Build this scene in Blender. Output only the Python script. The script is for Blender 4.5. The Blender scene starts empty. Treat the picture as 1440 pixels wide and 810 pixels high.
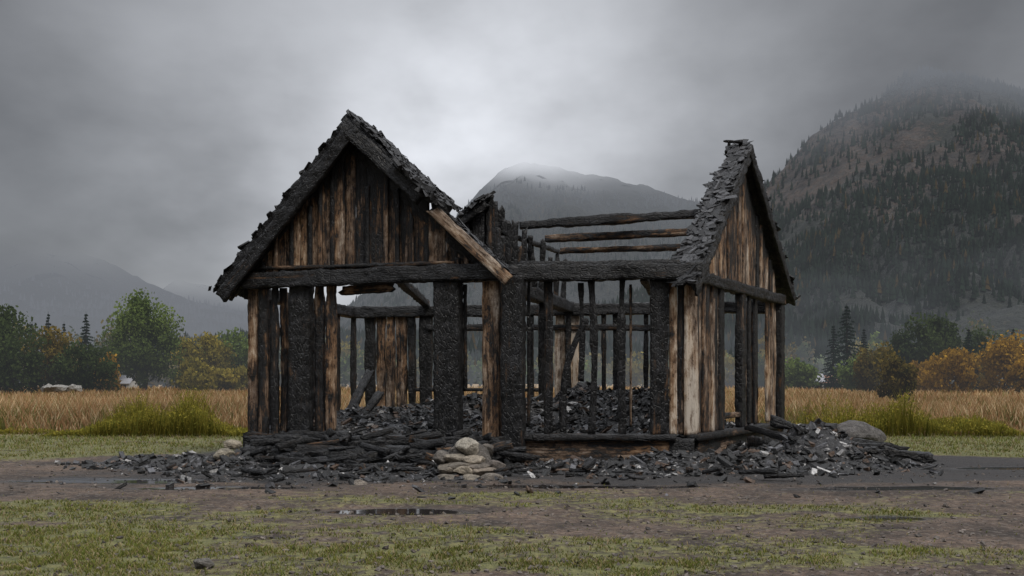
import bpy, math, random
import numpy as np
from mathutils import Vector
rng=np.random.default_rng(11); random.seed(11)

# ------------------------------------------------------------------ helpers
def at(u,v,Y): return Vector(((u-720)/1400*Y, Y, 1.6+(535-v)/1400*Y))
def _h(ix,iy,iz):
    n=(ix*374761393+iy*668265263+iz*1442695041)&0xffffffff
    n=((n^(n>>13))*1274126177)&0xffffffff
    n=n^(n>>16)
    return (n&0xffffff)/float(0xffffff)
def vn(p):
    p=np.asarray(p,float); i=np.floor(p).astype(np.int64); f=p-i; f=f*f*(3-2*f)
    x,y,z=i[...,0],i[...,1],i[...,2]; fx,fy,fz=f[...,0],f[...,1],f[...,2]
    def L(a,b,t): return a+(b-a)*t
    c=[[[ _h(x+a,y+b,z+d) for d in (0,1)] for b in (0,1)] for a in (0,1)]
    return L(L(L(c[0][0][0],c[1][0][0],fx),L(c[0][1][0],c[1][1][0],fx),fy),
             L(L(c[0][0][1],c[1][0][1],fx),L(c[0][1][1],c[1][1][1],fx),fy),fz)
def fbm(p,o=4):
    p=np.asarray(p,float); s=0;a=.5;t=0
    for k in range(o):
        s=s+a*vn(p*(2**k)+k*17.3); t+=a; a*=.5
    return s/t
def f2(x,y,sx,sy,o=4,s=0):
    x=np.asarray(x,float);y=np.asarray(y,float)
    return fbm(np.stack([x*sx+s,y*sy+s*.7,np.zeros_like(x)+s],-1),o)
def vor(p):
    i=np.floor(p).astype(np.int64); d1=np.full(p.shape[:-1],9.);d2=d1.copy()
    for a in (-1,0,1):
        for b in (-1,0,1):
            for c in (-1,0,1):
                x,y,z=i[...,0]+a,i[...,1]+b,i[...,2]+c
                q=np.stack([x+_h(x,y,z),y+_h(x+57,y,z),z+_h(x,y+91,z)],-1)
                d=np.linalg.norm(q-p,axis=-1)
                d2=np.where(d<d1,d1,np.minimum(d2,d)); d1=np.minimum(d1,d)
    return d2-d1
def ss(a,b,x):
    t=np.clip((x-a)/(b-a),0,1); return t*t*(3-2*t)

class Acc:
    def __init__(s): s.V=[];s.F=[];s.A={};s.n=0
    def add(s,v,faces,**at_):
        v=np.asarray(v,float); s.V.append(v)
        for f in faces: s.F.append(np.asarray(f,np.int64)+s.n)
        for k,a in at_.items(): s.A.setdefault(k,[]).append(np.asarray(a,float))
        s.n+=len(v)
    def build(s,name,mat,parent=None,smooth=False):
        me=bpy.data.meshes.new(name)
        if not s.V: return None
        V=np.concatenate(s.V); me.vertices.add(len(V)); me.vertices.foreach_set('co',V.ravel().astype(np.float32))
        loops=np.concatenate([f.ravel() for f in s.F]); tot=np.concatenate([np.full(len(f),f.shape[1]) for f in s.F])
        st=np.concatenate([[0],np.cumsum(tot)[:-1]])
        me.loops.add(len(loops)); me.loops.foreach_set('vertex_index',loops.astype(np.int32))
        me.polygons.add(len(tot)); me.polygons.foreach_set('loop_start',st.astype(np.int32)); me.polygons.foreach_set('loop_total',tot.astype(np.int32))
        me.polygons.foreach_set('use_smooth',np.full(len(tot),smooth))
        me.update(calc_edges=True)
        for k,a in s.A.items():
            a=np.concatenate(a)
            if a.ndim==1: me.attributes.new(k,'FLOAT','POINT').data.foreach_set('value',a.astype(np.float32))
            else: me.attributes.new(k,'FLOAT_VECTOR','POINT').data.foreach_set('vector',a.ravel().astype(np.float32))
        me.materials.append(mat)
        o=bpy.data.objects.new(name,me); bpy.context.scene.collection.objects.link(o)
        if parent: o.parent=parent
        return o
def empty(name):
    o=bpy.data.objects.new(name,None); bpy.context.scene.collection.objects.link(o); return o

def beam(acc,p0,p1,w,d,side,tone=.1,rough=.015,j0=0,j1=0,res=.06,crack=.014,bend=0.,tvar=.35,taper=0.,burn=0.,gash=0.):
    p0=np.array(p0);p1=np.array(p1); ax=p1-p0; L=np.linalg.norm(ax); ax/=L
    u=np.array(side,float); u-=ax*u.dot(ax); u/=np.linalg.norm(u); v=np.cross(ax,u)
    nw=max(1,min(24,round(w/res)));nd=max(1,min(24,round(d/res)))
    a=[];b=[]
    for i in range(nw): a.append(-.5+i/nw);b.append(-.5)
    for i in range(nd): a.append(.5);b.append(-.5+i/nd)
    for i in range(nw): a.append(.5-i/nw);b.append(.5)
    for i in range(nd): a.append(-.5);b.append(.5-i/nd)
    a=np.array(a);b=np.array(b);K=len(a); ns=max(3,int(L/res)); t=np.linspace(0,1,ns+1)
    sd=rng.random()*90
    ja=vn(np.stack([a*w*22+sd,b*d*5+sd,a*0+sd],-1)); jb=vn(np.stack([a*w*22-sd,b*d*5,a*0+sd+7],-1))
    s0=ja*j0; s1=L-jb*j1
    S=s0[None]*(1-t[:,None])+s1[None]*t[:,None]
    tp=1-taper*t[:,None]
    if gash: tp=tp*(1-gash*ss(.5,.75,vn(np.stack([t*L*1.6+sd,t*0,t*0+sd],-1)))[:,None])
    A=a[None]*w*tp;B=b[None]*d*tp
    bd=bend*np.sin(np.pi*S/L)
    lc=np.stack([A,B,S],-1)+np.array([sd,sd*.37,sd*1.7])
    rad=np.stack([a/np.maximum(np.abs(a),np.abs(b)),b/np.maximum(np.abs(a),np.abs(b))],-1); rad/=np.linalg.norm(rad,axis=-1,keepdims=True)
    n=(fbm(lc*np.array([3.3,3.3,2.2]),3)-.5)*2.4*rough+(fbm(lc*np.array([14,14,5]),2)-.5)*rough*.8
    if crack>0:
        c=vor(lc*np.array([8,8,4.6])); n=n-crack*.8*(1-ss(.02,.25,c))
    A=A+rad[None,:,0]*n;B=B+rad[None,:,1]*n
    P=p0+ax*S[...,None]+u*(A+bd)[...,None]+v*B[...,None]
    T=np.clip(tone+(fbm(lc*np.array([7,7,.9]),3)-.5)*2*tvar+(fbm(lc*np.array([2,2,1.6]),2)-.5)*tvar,0,1)
    if burn: T=T-burn*ss(.5,1,t)[:,None]
    T=np.clip(T,0,1)
    if tone<.08: T=T*.6
    idx=np.arange((ns+1)*K).reshape(ns+1,K)
    q=np.stack([idx[:-1],np.roll(idx,-1,1)[:-1],np.roll(idx,-1,1)[1:],idx[1:]],-1).reshape(-1,4)
    c0=P[0].mean(0);c1=P[-1].mean(0);m=(ns+1)*K
    V=np.concatenate([P.reshape(-1,3),[c0],[c1]])
    r=np.arange(K)
    f0=np.stack([np.full(K,m),np.roll(idx[0],-1),idx[0]],-1); f1=np.stack([np.full(K,m+1),idx[-1],np.roll(idx[-1],-1)],-1)
    LC=np.concatenate([lc.reshape(-1,3),lc[0].mean(0)[None],lc[-1].mean(0)[None]])
    acc.add(V,[q,f0,f1],lc=LC,tone=np.concatenate([T.ravel(),[0.05,0.05]]))

def rotm(n,full=True,tilt=1.):
    a=rng.random(n)*6.283; b=(rng.random(n)-.5)*3.14*tilt; c=(rng.random(n)-.5)*3.14*tilt
    ca,sa,cb,sb,cc,sc=np.cos(a),np.sin(a),np.cos(b),np.sin(b),np.cos(c),np.sin(c); o=np.zeros(n);l=np.ones(n)
    Rz=np.stack([ca,-sa,o,sa,ca,o,o,o,l],-1).reshape(n,3,3);Ry=np.stack([cb,o,sb,o,l,o,-sb,o,cb],-1).reshape(n,3,3);Rx=np.stack([l,o,o,o,cc,-sc,o,sc,cc],-1).reshape(n,3,3)
    return Rz@Ry@Rx
CUBE=np.array([[x,y,z] for x in(-.5,.5) for y in(-.5,.5) for z in(-.5,.5)]);CQ=np.array([[0,1,3,2],[4,6,7,5],[0,4,5,1],[2,3,7,6],[0,2,6,4],[1,5,7,3]])
def chunks(acc,C,S,cols,tilt=.4,R=None):
    n=len(C)
    v=CUBE[None]+(rng.random((n,8,3))-.5)*.42; v=v*S[:,None,:]
    r=rotm(n,tilt=tilt)
    if R is not None: r=R[None]@r
    v=np.einsum('nij,nkj->nki',r,v)+C[:,None,:]
    F=(CQ[None]+np.arange(n)[:,None,None]*8).reshape(-1,4)
    acc.add(v.reshape(-1,3),[F],col=np.repeat(cols,8,0))
def leaves(acc,C,s,cols,asp=.6):
    n=len(C); R=rotm(n,tilt=1.); a=R[:,:,0]*s[:,None]; b=R[:,:,1]*(s*asp)[:,None]
    v=np.stack([C-a,C-b,C+a,C+b],1).reshape(-1,3)
    F=np.arange(n*4).reshape(-1,4)
    acc.add(v,[F],col=np.repeat(cols,4,0))
def blades(acc,X,Y,Z,h,w,lean,cols):
    n=len(X); a=rng.random(n)*6.283; dx=np.cos(a)*w/2; dy=np.sin(a)*w/2
    l=rng.random(n)*6.283; lx=np.cos(l)*lean*h;ly=np.sin(l)*lean*h
    base=np.stack([X,Y,Z],-1)
    v=np.stack([base-np.stack([dx,dy,h*0],-1),base+np.stack([dx,dy,h*0],-1),
        base+np.stack([lx*.35+dx*.7,ly*.35+dy*.7,h*.6],-1),base+np.stack([lx*.35-dx*.7,ly*.35-dy*.7,h*.6],-1),base+np.stack([lx,ly,h],-1)],1)
    k=np.arange(n)[:,None]*5
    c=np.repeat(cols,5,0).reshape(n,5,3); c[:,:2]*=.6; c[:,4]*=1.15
    acc.add(v.reshape(-1,3),[k+np.array([[0,1,2,3]]),k+np.array([[3,2,4]])],col=c.reshape(-1,3))
def tube(acc,pts,rads,col,k=7):
    pts=[np.array(p,float) for p in pts]; R=[]
    for i,p in enumerate(pts):
        d=pts[min(i+1,len(pts)-1)]-pts[max(i-1,0)]; d/=np.linalg.norm(d)+1e-9
        u=np.cross(d,[0.3,1,.1]);u/=np.linalg.norm(u);v=np.cross(d,u)
        th=np.arange(k)/k*6.283
        R.append(p+rads[i]*(np.cos(th)[:,None]*u+np.sin(th)[:,None]*v))
    idx=np.arange(len(pts)*k).reshape(-1,k)
    q=np.stack([idx[:-1],np.roll(idx,-1,1)[:-1],np.roll(idx,-1,1)[1:],idx[1:]],-1).reshape(-1,4)
    acc.add(np.concatenate(R),[q],col=np.tile(col,(len(pts)*k,1)))
import bmesh
def ico(sub):
    bm=bmesh.new(); bmesh.ops.create_icosphere(bm,subdivisions=sub,radius=1)
    v=np.array([x.co[:] for x in bm.verts]);f=np.array([[x.index for x in p.verts] for p in bm.faces]); bm.free(); return v,f
ICO={k:ico(k) for k in (2,4)}
def blob(acc,c,r,col,sub=4,amp=.35,flat=.6,rz=0):
    v,f=ICO[sub]; s=rng.random()*99
    vv=v.copy()
    for k in range(11):
        d=rng.normal(0,1,3);d/=np.linalg.norm(d);h=.62+.25*rng.random(); e=vv@d; vv=vv-np.clip(e-h,0,9)[:,None]*d*.92
    n=(fbm(v*1.3+s,3)-.5)*2*amp+(fbm(v*6+s,3)-.5)*.12
    vv=vv*(1.12+n[:,None])
    vv=vv*np.array(r); ca,sa=math.cos(rz),math.sin(rz)
    vv=np.stack([vv[:,0]*ca-vv[:,1]*sa,vv[:,0]*sa+vv[:,1]*ca,vv[:,2]],-1)
    acc.add(vv+np.array(c),[f],col=np.tile(col,(len(v),1)))

# ------------------------------------------------------------------ materials
HAZE=(.20,.213,.238)  # glow colour of the haze painted into materials
class NT:
    def __init__(s,name):
        s.m=bpy.data.materials.new(name); s.m.use_nodes=True; s.t=s.m.node_tree; s.t.nodes.clear()
        s.m.cycles.emission_sampling='NONE'
        s.out=s.t.nodes.new('ShaderNodeOutputMaterial')
    def N(s,typ,**kw):
        n=s.t.nodes.new(typ)
        for k,v in kw.items():
            if k.startswith('_'): setattr(n,k[1:],v)
            else:
                key=int(k[1:]) if k[0]=='i' and k[1:].isdigit() else k.replace('__',' ')
                if isinstance(v,bpy.types.NodeSocket): s.t.links.new(v,n.inputs[key])
                else: n.inputs[key].default_value=v
        return n
    def math(s,op,a,b=0.,c=0.,clamp=False):
        n=s.N('ShaderNodeMath',_operation=op,_use_clamp=clamp)
        for i,x in enumerate((a,b,c)):
            if isinstance(x,bpy.types.NodeSocket): s.t.links.new(x,n.inputs[i])
            else: n.inputs[i].default_value=x
        return n.outputs[0]
    def mr(s,f,a,b,c,d,sm=False):
        n=s.N('ShaderNodeMapRange',Value=f)
        if sm: n.interpolation_type='SMOOTHSTEP'
        for i,x in enumerate((a,b,c,d)): n.inputs[i+1].default_value=x
        return n.outputs[0]
    def vmul(s,a,b):
        n=s.N('ShaderNodeVectorMath',_operation='MULTIPLY',i0=a,i1=b); return n.outputs[0]
    def noise(s,vec,scale,detail=4,rough=.55): return s.N('ShaderNodeTexNoise',Vector=vec,Scale=scale,Detail=detail,Roughness=rough).outputs[0]
    def mix(s,f,a,b,bt='MIX'):
        n=s.t.nodes.new('ShaderNodeMix'); n.data_type='RGBA'; n.blend_type=bt
        for k,x in ((0,f),(6,a),(7,b)):
            if isinstance(x,bpy.types.NodeSocket): s.t.links.new(x,n.inputs[k])
            else: n.inputs[k].default_value=(x if not isinstance(x,tuple) else (*x,1)) if k else x
        return n.outputs[2]
    def ramp(s,f,stops):
        n=s.N('ShaderNodeValToRGB',Fac=f); e=n.color_ramp.elements
        while len(e)<len(stops): e.new(.5)
        for x,(p,c) in zip(e,stops):
            x.position=p; x.color=(*c,1) if isinstance(c,tuple) else (c,c,c,1)
        return n.outputs[0]
    def attr(s,name): return s.N('ShaderNodeAttribute',_attribute_name=name)
    def emi(s,c): return s.N('ShaderNodeEmission',Color=(*c,1),Strength=1.).outputs[0]
    def haze(s,sh,D,start=60,lo=0.,lz=60.,col=HAZE):  # haze painted into the shader: emission grows with distance, plus low mist patches
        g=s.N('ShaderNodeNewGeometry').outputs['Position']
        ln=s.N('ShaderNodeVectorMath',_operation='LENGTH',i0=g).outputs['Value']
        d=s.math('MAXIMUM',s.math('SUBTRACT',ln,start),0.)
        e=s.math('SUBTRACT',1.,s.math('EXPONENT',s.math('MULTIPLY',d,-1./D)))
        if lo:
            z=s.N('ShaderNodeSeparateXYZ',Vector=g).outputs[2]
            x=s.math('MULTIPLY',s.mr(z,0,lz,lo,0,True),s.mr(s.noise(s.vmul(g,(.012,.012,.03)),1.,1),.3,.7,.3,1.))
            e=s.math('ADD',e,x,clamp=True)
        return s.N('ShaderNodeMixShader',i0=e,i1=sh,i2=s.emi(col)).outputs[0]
    def end(s,sh): s.t.links.new(sh,s.out.inputs[0]); return s.m
    def bsdf(s,**k): return s.N('ShaderNodeBsdfPrincipled',**k).outputs[0]
def scale(m,c,f): return m.N('ShaderNodeVectorMath',_operation='SCALE',i0=c,Scale=f).outputs[0]

def mat_wood():
    m=NT('burnt_wood'); lc=m.attr('lc').outputs['Vector']; tone=m.attr('tone').outputs['Fac']
    g=m.noise(m.vmul(lc,(24,24,1.0)),1.,4,.62)
    g2=m.noise(m.vmul(lc,(95,95,3.2)),1.,3,.65)
    bl=m.noise(m.vmul(lc,(5,5,2.2)),1.,5,.72)
    pe=m.noise(m.vmul(lc,(13,13,4.5)),1.,4,.7)
    f=m.math('ADD',tone,m.math('MULTIPLY',m.math('SUBTRACT',g,.5),.85))
    f=m.math('ADD',f,m.math('MULTIPLY',m.math('SUBTRACT',bl,.5),1.2))
    f=m.math('ADD',f,m.math('MULTIPLY',m.math('SUBTRACT',g2,.5),.5))
    f=m.math('ADD',f,m.math('MULTIPLY',m.mr(pe,.555,.585,0.,.16),m.mr(tone,.25,.5,0,1)))
    f=m.math('SUBTRACT',f,m.mr(pe,.44,.41,0.,.22),clamp=True)
    grey=m.ramp(f,[(0,(.004,.004,.0045)),(.30,(.009,.0085,.0085)),(.38,(.028,.018,.012)),(.48,(.092,.056,.034)),(.60,(.165,.115,.08)),(.76,(.26,.205,.16)),(.9,(.42,.35,.28)),(1,(.55,.48,.40))])
    warm=m.ramp(f,[(0,(.004,.004,.0045)),(.30,(.009,.0085,.0085)),(.38,(.032,.018,.010)),(.48,(.13,.066,.030)),(.60,(.23,.13,.065)),(.76,(.35,.225,.13)),(.9,(.48,.35,.23)),(1,(.58,.46,.34))])
    wm=m.mr(m.noise(m.vmul(lc,(3.,3.,.6)),1.,2,.5),.42,.6,0.,.85)
    col=m.mix(wm,grey,warm)
    an=m.noise(m.vmul(lc,(9,9,4)),1.,4,.75); ash=m.mr(an,.5,.66,0,.6)
    cm=m.ramp(f,[(.2,1.),(.36,0.)])
    col=m.mix(m.math('MULTIPLY',ash,cm),col,(.045,.045,.049))
    vo=m.N('ShaderNodeTexVoronoi',Vector=m.vmul(lc,(19,19,9)),Scale=1.,_feature='DISTANCE_TO_EDGE').outputs[0]
    vc=m.math('MULTIPLY',m.math('MULTIPLY',m.mr(vo,0,.12,0,1.),cm),m.mr(bl,.35,.55,.3,1.))
    hgt=m.math('ADD',m.math('MULTIPLY',vc,.8),m.math('ADD',m.math('MULTIPLY',g,1.2),m.math('MULTIPLY',g2,.7)))
    bp=m.N('ShaderNodeBump',Height=hgt,Strength=.9,Distance=.017).outputs[0]
    r=m.ramp(f,[(.15,.46),(.4,.8)])
    return m.end(m.bsdf(**{'Base__Color':col,'Roughness':r,'Normal':bp,'Specular__IOR__Level':.45}))
def mat_rubble():
    m=NT('ash_rubble'); c=m.attr('col').outputs['Color']; p=m.N('ShaderNodeNewGeometry').outputs['Position']
    n=m.noise(p,25.,3,.6)
    c2=scale(m,c,m.mr(n,.3,.7,.4,1.6))
    bp=m.N('ShaderNodeBump',Height=m.noise(p,60.,3,.7),Strength=.8,Distance=.02).outputs[0]
    return m.end(m.bsdf(**{'Base__Color':c2,'Roughness':.6,'Normal':bp}))
def mat_ash():
    m=NT('ash_heap'); p=m.N('ShaderNodeNewGeometry').outputs['Position']
    n=m.noise(p,9.,5,.75); v=m.N('ShaderNodeTexVoronoi',Vector=p,Scale=22.).outputs['Color']
    v=m.N('ShaderNodeSeparateColor',Color=v).outputs[0]
    c=m.ramp(n,[(.35,(.008,.008,.009)),(.55,(.026,.025,.026)),(.7,(.09,.088,.09))])
    c=m.mix(m.ramp(v,[(.93,0.),(.95,.6)]),c,(.28,.27,.26))
    bp=m.N('ShaderNodeBump',Height=m.math('ADD',n,v),Strength=1.,Distance=.05).outputs[0]
    return m.end(m.bsdf(**{'Base__Color':c,'Roughness':.6,'Normal':bp}))
def mat_stone():
    m=NT('stone'); c=m.attr('col').outputs['Color']; p=m.N('ShaderNodeNewGeometry').outputs['Position']
    n=m.noise(p,8.,5,.7); n2=m.noise(p,40.,3,.7)
    k=scale(m,scale(m,c,m.mr(n,.3,.7,.3,1.5)),m.mr(n2,.3,.7,.6,1.4))
    bp=m.N('ShaderNodeBump',Height=m.math('ADD',n,n2),Strength=.9,Distance=.03).outputs[0]
    return m.end(m.bsdf(**{'Base__Color':k,'Roughness':.85,'Normal':bp}))
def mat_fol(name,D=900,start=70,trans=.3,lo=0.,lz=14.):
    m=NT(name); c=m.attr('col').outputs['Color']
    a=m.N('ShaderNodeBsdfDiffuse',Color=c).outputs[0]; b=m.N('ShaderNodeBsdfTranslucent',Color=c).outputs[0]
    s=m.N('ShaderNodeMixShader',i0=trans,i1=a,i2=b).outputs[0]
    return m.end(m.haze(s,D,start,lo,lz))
def mat_near(name):
    m=NT(name); c=m.attr('col').outputs['Color']
    a=m.N('ShaderNodeBsdfDiffuse',Color=c).outputs[0]; b=m.N('ShaderNodeBsdfTranslucent',Color=c).outputs[0]
    return m.end(m.N('ShaderNodeMixShader',i0=.3,i1=a,i2=b).outputs[0])
def mat_ground():
    m=NT('ground'); p=m.N('ShaderNodeNewGeometry').outputs['Position']
    gr=m.attr('grass').outputs['Fac'];wet=m.attr('wet').outputs['Fac'];ash=m.attr('ash').outputs['Fac'];fi=m.attr('field').outputs['Fac']
    n1=m.noise(p,.8,6,.65);n2=m.noise(p,7.,5,.7);n3=m.noise(p,38.,3,.7)
    v=m.N('ShaderNodeTexVoronoi',Vector=p,Scale=24.).outputs; vc=m.N('ShaderNodeSeparateColor',Color=v['Color']).outputs[0]
    dirt=m.ramp(n2,[(.3,(.028,.019,.013)),(.5,(.070,.047,.033)),(.7,(.138,.098,.070))])
    dirt=scale(m,dirt,m.mr(n1,.38,.62,.45,1.55))
    dirt=m.mix(m.ramp(vc,[(.86,0.),(.9,.5)]),dirt,(.17,.145,.125))
    dirt=scale(m,dirt,m.mr(n3,.3,.7,.5,1.5))
    turf=m.ramp(n2,[(.3,(.052,.056,.019)),(.5,(.115,.115,.038)),(.7,(.21,.185,.072))])
    turf=scale(m,turf,m.mr(n3,.3,.7,.6,1.4))
    gm=m.math('ADD',gr,m.math('MULTIPLY',m.math('SUBTRACT',n2,.5),1.3)); gm=m.ramp(gm,[(.4,0.),(.65,1.)])
    c=m.mix(gm,dirt,turf)
    am=m.math('ADD',ash,m.math('MULTIPLY',m.math('SUBTRACT',n2,.5),.8)); am=m.ramp(am,[(.35,0.),(.65,.93)])
    c=m.mix(am,c,m.ramp(n3,[(.35,(.012,.011,.011)),(.6,(.035,.033,.033)),(.72,(.12,.115,.115))]))
    straw=m.ramp(m.noise(p,.25,5,.7),[(.3,(.2,.135,.075)),(.6,(.34,.25,.155))])
    c=m.mix(fi,c,straw)
    w0=m.math('ADD',wet,m.math('MULTIPLY',m.math('SUBTRACT',n2,.5),.3)); w=m.ramp(w0,[(.47,0.),(.54,1.)]); damp=m.ramp(w0,[(.18,0.),(.47,.7)])
    c=m.mix(damp,c,scale(m,c,.35))
    c=m.mix(m.math('MULTIPLY',w,.8),c,(.012,.011,.011))
    ro=m.math('SUBTRACT',m.math('SUBTRACT',.92,m.math('MULTIPLY',damp,.35)),m.math('MULTIPLY',w,.62))
    bh=m.math('ADD',m.math('MULTIPLY',n2,1.),m.math('ADD',m.math('MULTIPLY',n3,.5),m.math('MULTIPLY',vc,.2)))
    bs=m.math('SUBTRACT',1.,w)
    bp=m.N('ShaderNodeBump',Height=bh,Strength=bs,Distance=.05).outputs[0]
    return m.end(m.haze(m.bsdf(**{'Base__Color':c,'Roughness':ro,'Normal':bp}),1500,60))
def mat_mtn(name,D,z0,z1,namp,nscale,maxfade=1.,rockcol=(.075,.066,.058),tree=False,start=60,lo=.35,lz=150.,hi=.6,hit=.9,band=130.,hc=(.23,.245,.28)):
    m=NT(name); p=m.N('ShaderNodeNewGeometry').outputs['Position']
    if tree:
        c=m.attr('col').outputs['Color']; s=m.N('ShaderNodeBsdfDiffuse',Color=c).outputs[0]
    else:
        rk=m.attr('rock').outputs['Fac']
        n=m.noise(m.vmul(p,(.035,.035,.014)),1.,7,.78); n2=m.noise(p,.15,5,.7)
        rock=scale(m,m.mix(m.mr(n2,.4,.6,0,1),rockcol,(rockcol[0]*1.15,rockcol[1]*.85,rockcol[2]*.65)),m.mr(n,.36,.64,.05,2.1))
        fl=m.ramp(n2,[(.35,(.010,.014,.010)),(.6,(.026,.032,.019)),(.75,(.07,.05,.024))])
        f=m.ramp(m.math('ADD',rk,m.math('MULTIPLY',m.math('SUBTRACT',n2,.5),1.2)),[(.4,0.),(.6,1.)])
        c=m.mix(f,fl,rock)
        bp=m.N('ShaderNodeBump',Height=m.math('ADD',n,m.math('MULTIPLY',n2,.4)),Strength=1.,Distance=30.).outputs[0]
        s=m.bsdf(**{'Base__Color':c,'Roughness':.9,'Normal':bp})
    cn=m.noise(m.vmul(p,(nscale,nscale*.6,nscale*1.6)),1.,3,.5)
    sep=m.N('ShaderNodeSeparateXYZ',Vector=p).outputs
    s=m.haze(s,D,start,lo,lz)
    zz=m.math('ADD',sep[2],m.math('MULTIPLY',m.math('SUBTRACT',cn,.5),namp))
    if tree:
        return m.end(m.N('ShaderNodeMixShader',i0=m.mr(zz,z0-band,z1,0,hit,True),i1=s,i2=m.emi(hc)).outputs[0])  # mist painted on trees: glow mixed in with height
    s=m.N('ShaderNodeMixShader',i0=m.mr(zz,z0-band,z1,0,hi,True),i1=s,i2=m.emi(hc)).outputs[0]  # mist painted on slopes: glow mixed in with height, before the transparent fade
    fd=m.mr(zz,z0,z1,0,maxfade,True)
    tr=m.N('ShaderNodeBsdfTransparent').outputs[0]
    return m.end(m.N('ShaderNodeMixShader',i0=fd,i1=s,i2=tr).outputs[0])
def mat_plain(name,col,rough=.8):
    m=NT(name); p=m.N('ShaderNodeNewGeometry').outputs['Position']; n=m.noise(p,2.,5,.6)
    c=m.mix(1.,col,m.ramp(n,[(.3,.8),(.7,1.)]),'MULTIPLY')
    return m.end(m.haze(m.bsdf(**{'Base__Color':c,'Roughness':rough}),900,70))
WOOD=mat_wood();RUB=mat_rubble();ASH=mat_ash();STONE=mat_stone();GROUND=mat_ground()
FOL=mat_fol('foliage',750,70,.3,.11,12.);FOLN=mat_near('grass_blades')

# ------------------------------------------------------------------ site plan
L0=np.array([-5.5,20.8]);Bc=np.array([-.28,19.4]);C0=np.array([3.45,19.35]);D0=np.array([6.65,25.0]);K0=np.array([-4.4,27.2])
poly=[L0,Bc,C0,D0,K0]
def inside(x,y,m=0.):
    r=np.ones(np.shape(x),bool)
    for i in range(5):
        a=poly[i];b=poly[(i+1)%5]; d=(b-a)/np.linalg.norm(b-a)
        r&=((d[0]*(y-a[1])-d[1]*(x-a[0]))>m)
    return r
def onwall(A,B,u,v,off=0.):
    A=np.array(A,float);B=np.array(B,float); d=(B-A)/np.linalg.norm(B-A); n=np.array([d[1],-d[0]])
    if n.dot(-(A+B)/2)<0: n=-n
    A=A+n*off; k=(u-720)/1400
    s=(k*A[1]-A[0])/(d[0]-k*d[1]); q=A+d*s
    return Vector((q[0],q[1],1.6+(535-v)/1400*q[1]))
def wdir(A,B):
    d=(np.array(B)-np.array(A)); d/=np.linalg.norm(d); return np.array([d[0],d[1],0.])
def wn(A,B):
    d=wdir(A,B); n=np.array([d[1],-d[0],0]); 
    if n[:2].dot(-(np.array(A)+np.array(B))/2)<0:n=-n
    return n
def vb(acc,A,B,u0,u1,v0,v1,tone,d=.07,off=0.,**k):
    um=(u0+u1)/2; p=onwall(A,B,um,v1,off);q=onwall(A,B,um,v0,off)
    w=(onwall(A,B,u1,v1,off)-onwall(A,B,u0,v1,off)).length
    beam(acc,p,q,w,d,wdir(A,B),tone,**k)

# ---- ground
def axis(fine0,fine1,step,far0,far1):
    a=list(np.arange(fine0,fine1,step)); s=step;x=a[-1]
    while x<far1: s*=1.12;x+=s;a.append(x)
    s=step;x=a[0];b=[]
    while x>far0: s*=1.12;x-=s;b.append(x)
    return np.array(b[::-1]+a)
gx=axis(-18,18,.14,-5000,5000);gy=axis(5,33,.12,-400,6000)
PUD=[(-1.35,12.35,1.0,.36),(-6.4,16.2,1.5,.34),(-4.4,15.0,1.1,.24),(.9,15.2,1.6,.26),(9.3,18.4,1.7,.34),(4.3,11.6,.6,.16),(5.8,14.8,1.2,.24),(-2.6,10.2,.4,.10),(-8.2,14.2,.9,.2)]
def gz0(x,y):
    near=np.exp(-((np.asarray(x)/30)**2+((np.asarray(y)-15)/30)**2))
    return (f2(x,y,.5,.5,3,3.)-.5)*.12*near+(f2(x,y,4,4,2,9.)-.5)*.03*near-.02*near
def gz(x,y):
    z=gz0(x,y)
    for cx,cy,rx,ry in PUD:
        m=np.exp(-(((x-cx)/rx)**2+((y-cy)/ry)**2)*.6); k=ss(.25,.55,m)
        z=z*(1-k)+k*(float(gz0(np.array([cx]),np.array([cy]))[0])-.02)
    return z
X,Y=np.meshgrid(gx,gy); Z=gz(X,Y)
def masks(X,Y):
    n=f2(X,Y,.28,.75,5,2.); nn=f2(X,Y,1.1,2.4,4,5.)
    base=np.interp(Y,[5,8.5,10,12.5,14,15.5,20,21.5,24,60],[.24,.28,.43,.56,.38,.10,.14,.66,.95,1.])
    base=base+.18*ss(2,-7,X)*ss(14,12,Y)-.16*ss(0,9,X)*ss(14,9,Y)
    base=base+.2*ss(7,10,np.abs(X))*ss(15,17,Y)
    g=base+(n-.5)*2.1+(nn-.5)*1.2
    ash=np.exp(-((X+1.2)/7.5)**4)*ss(14.3,16.8,Y)*ss(24,22,Y)
    ash=np.maximum(ash,ss(7.5,6,np.hypot((X-4.2)/1.0,(Y-19)/.55)))
    ash=ash*.75+(nn-.5)*.5*(ash>.02)
    wet=0
    for cx,cy,rx,ry in PUD: wet=np.maximum(wet,np.exp(-(((X-cx)/rx)**2+((Y-cy)/ry)**2)))
    wet=wet*1.05+(nn-.5)*.7+.2*np.exp(-((Y-15.5)/1.6)**2)
    g=g-.8*np.clip(wet,0,1)-ash*.8
    fi=ss(28.5,30.5,Y+(n-.5)*3)
    return np.clip(g,0,1),np.clip(wet,0,1)*(1-fi),np.clip(ash,0,1),fi
g_,w_,a_,fi_=masks(X,Y)
acc=Acc();ny,nx=X.shape;idx=np.arange(nx*ny).reshape(ny,nx)
acc.add(np.stack([X,Y,Z],-1).reshape(-1,3),[np.stack([idx[:-1,:-1],idx[:-1,1:],idx[1:,1:],idx[1:,:-1]],-1).reshape(-1,4)],grass=g_.ravel(),wet=w_.ravel(),ash=a_.ravel(),field=fi_.ravel())
acc.build('ground',GROUND,smooth=True)

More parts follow.
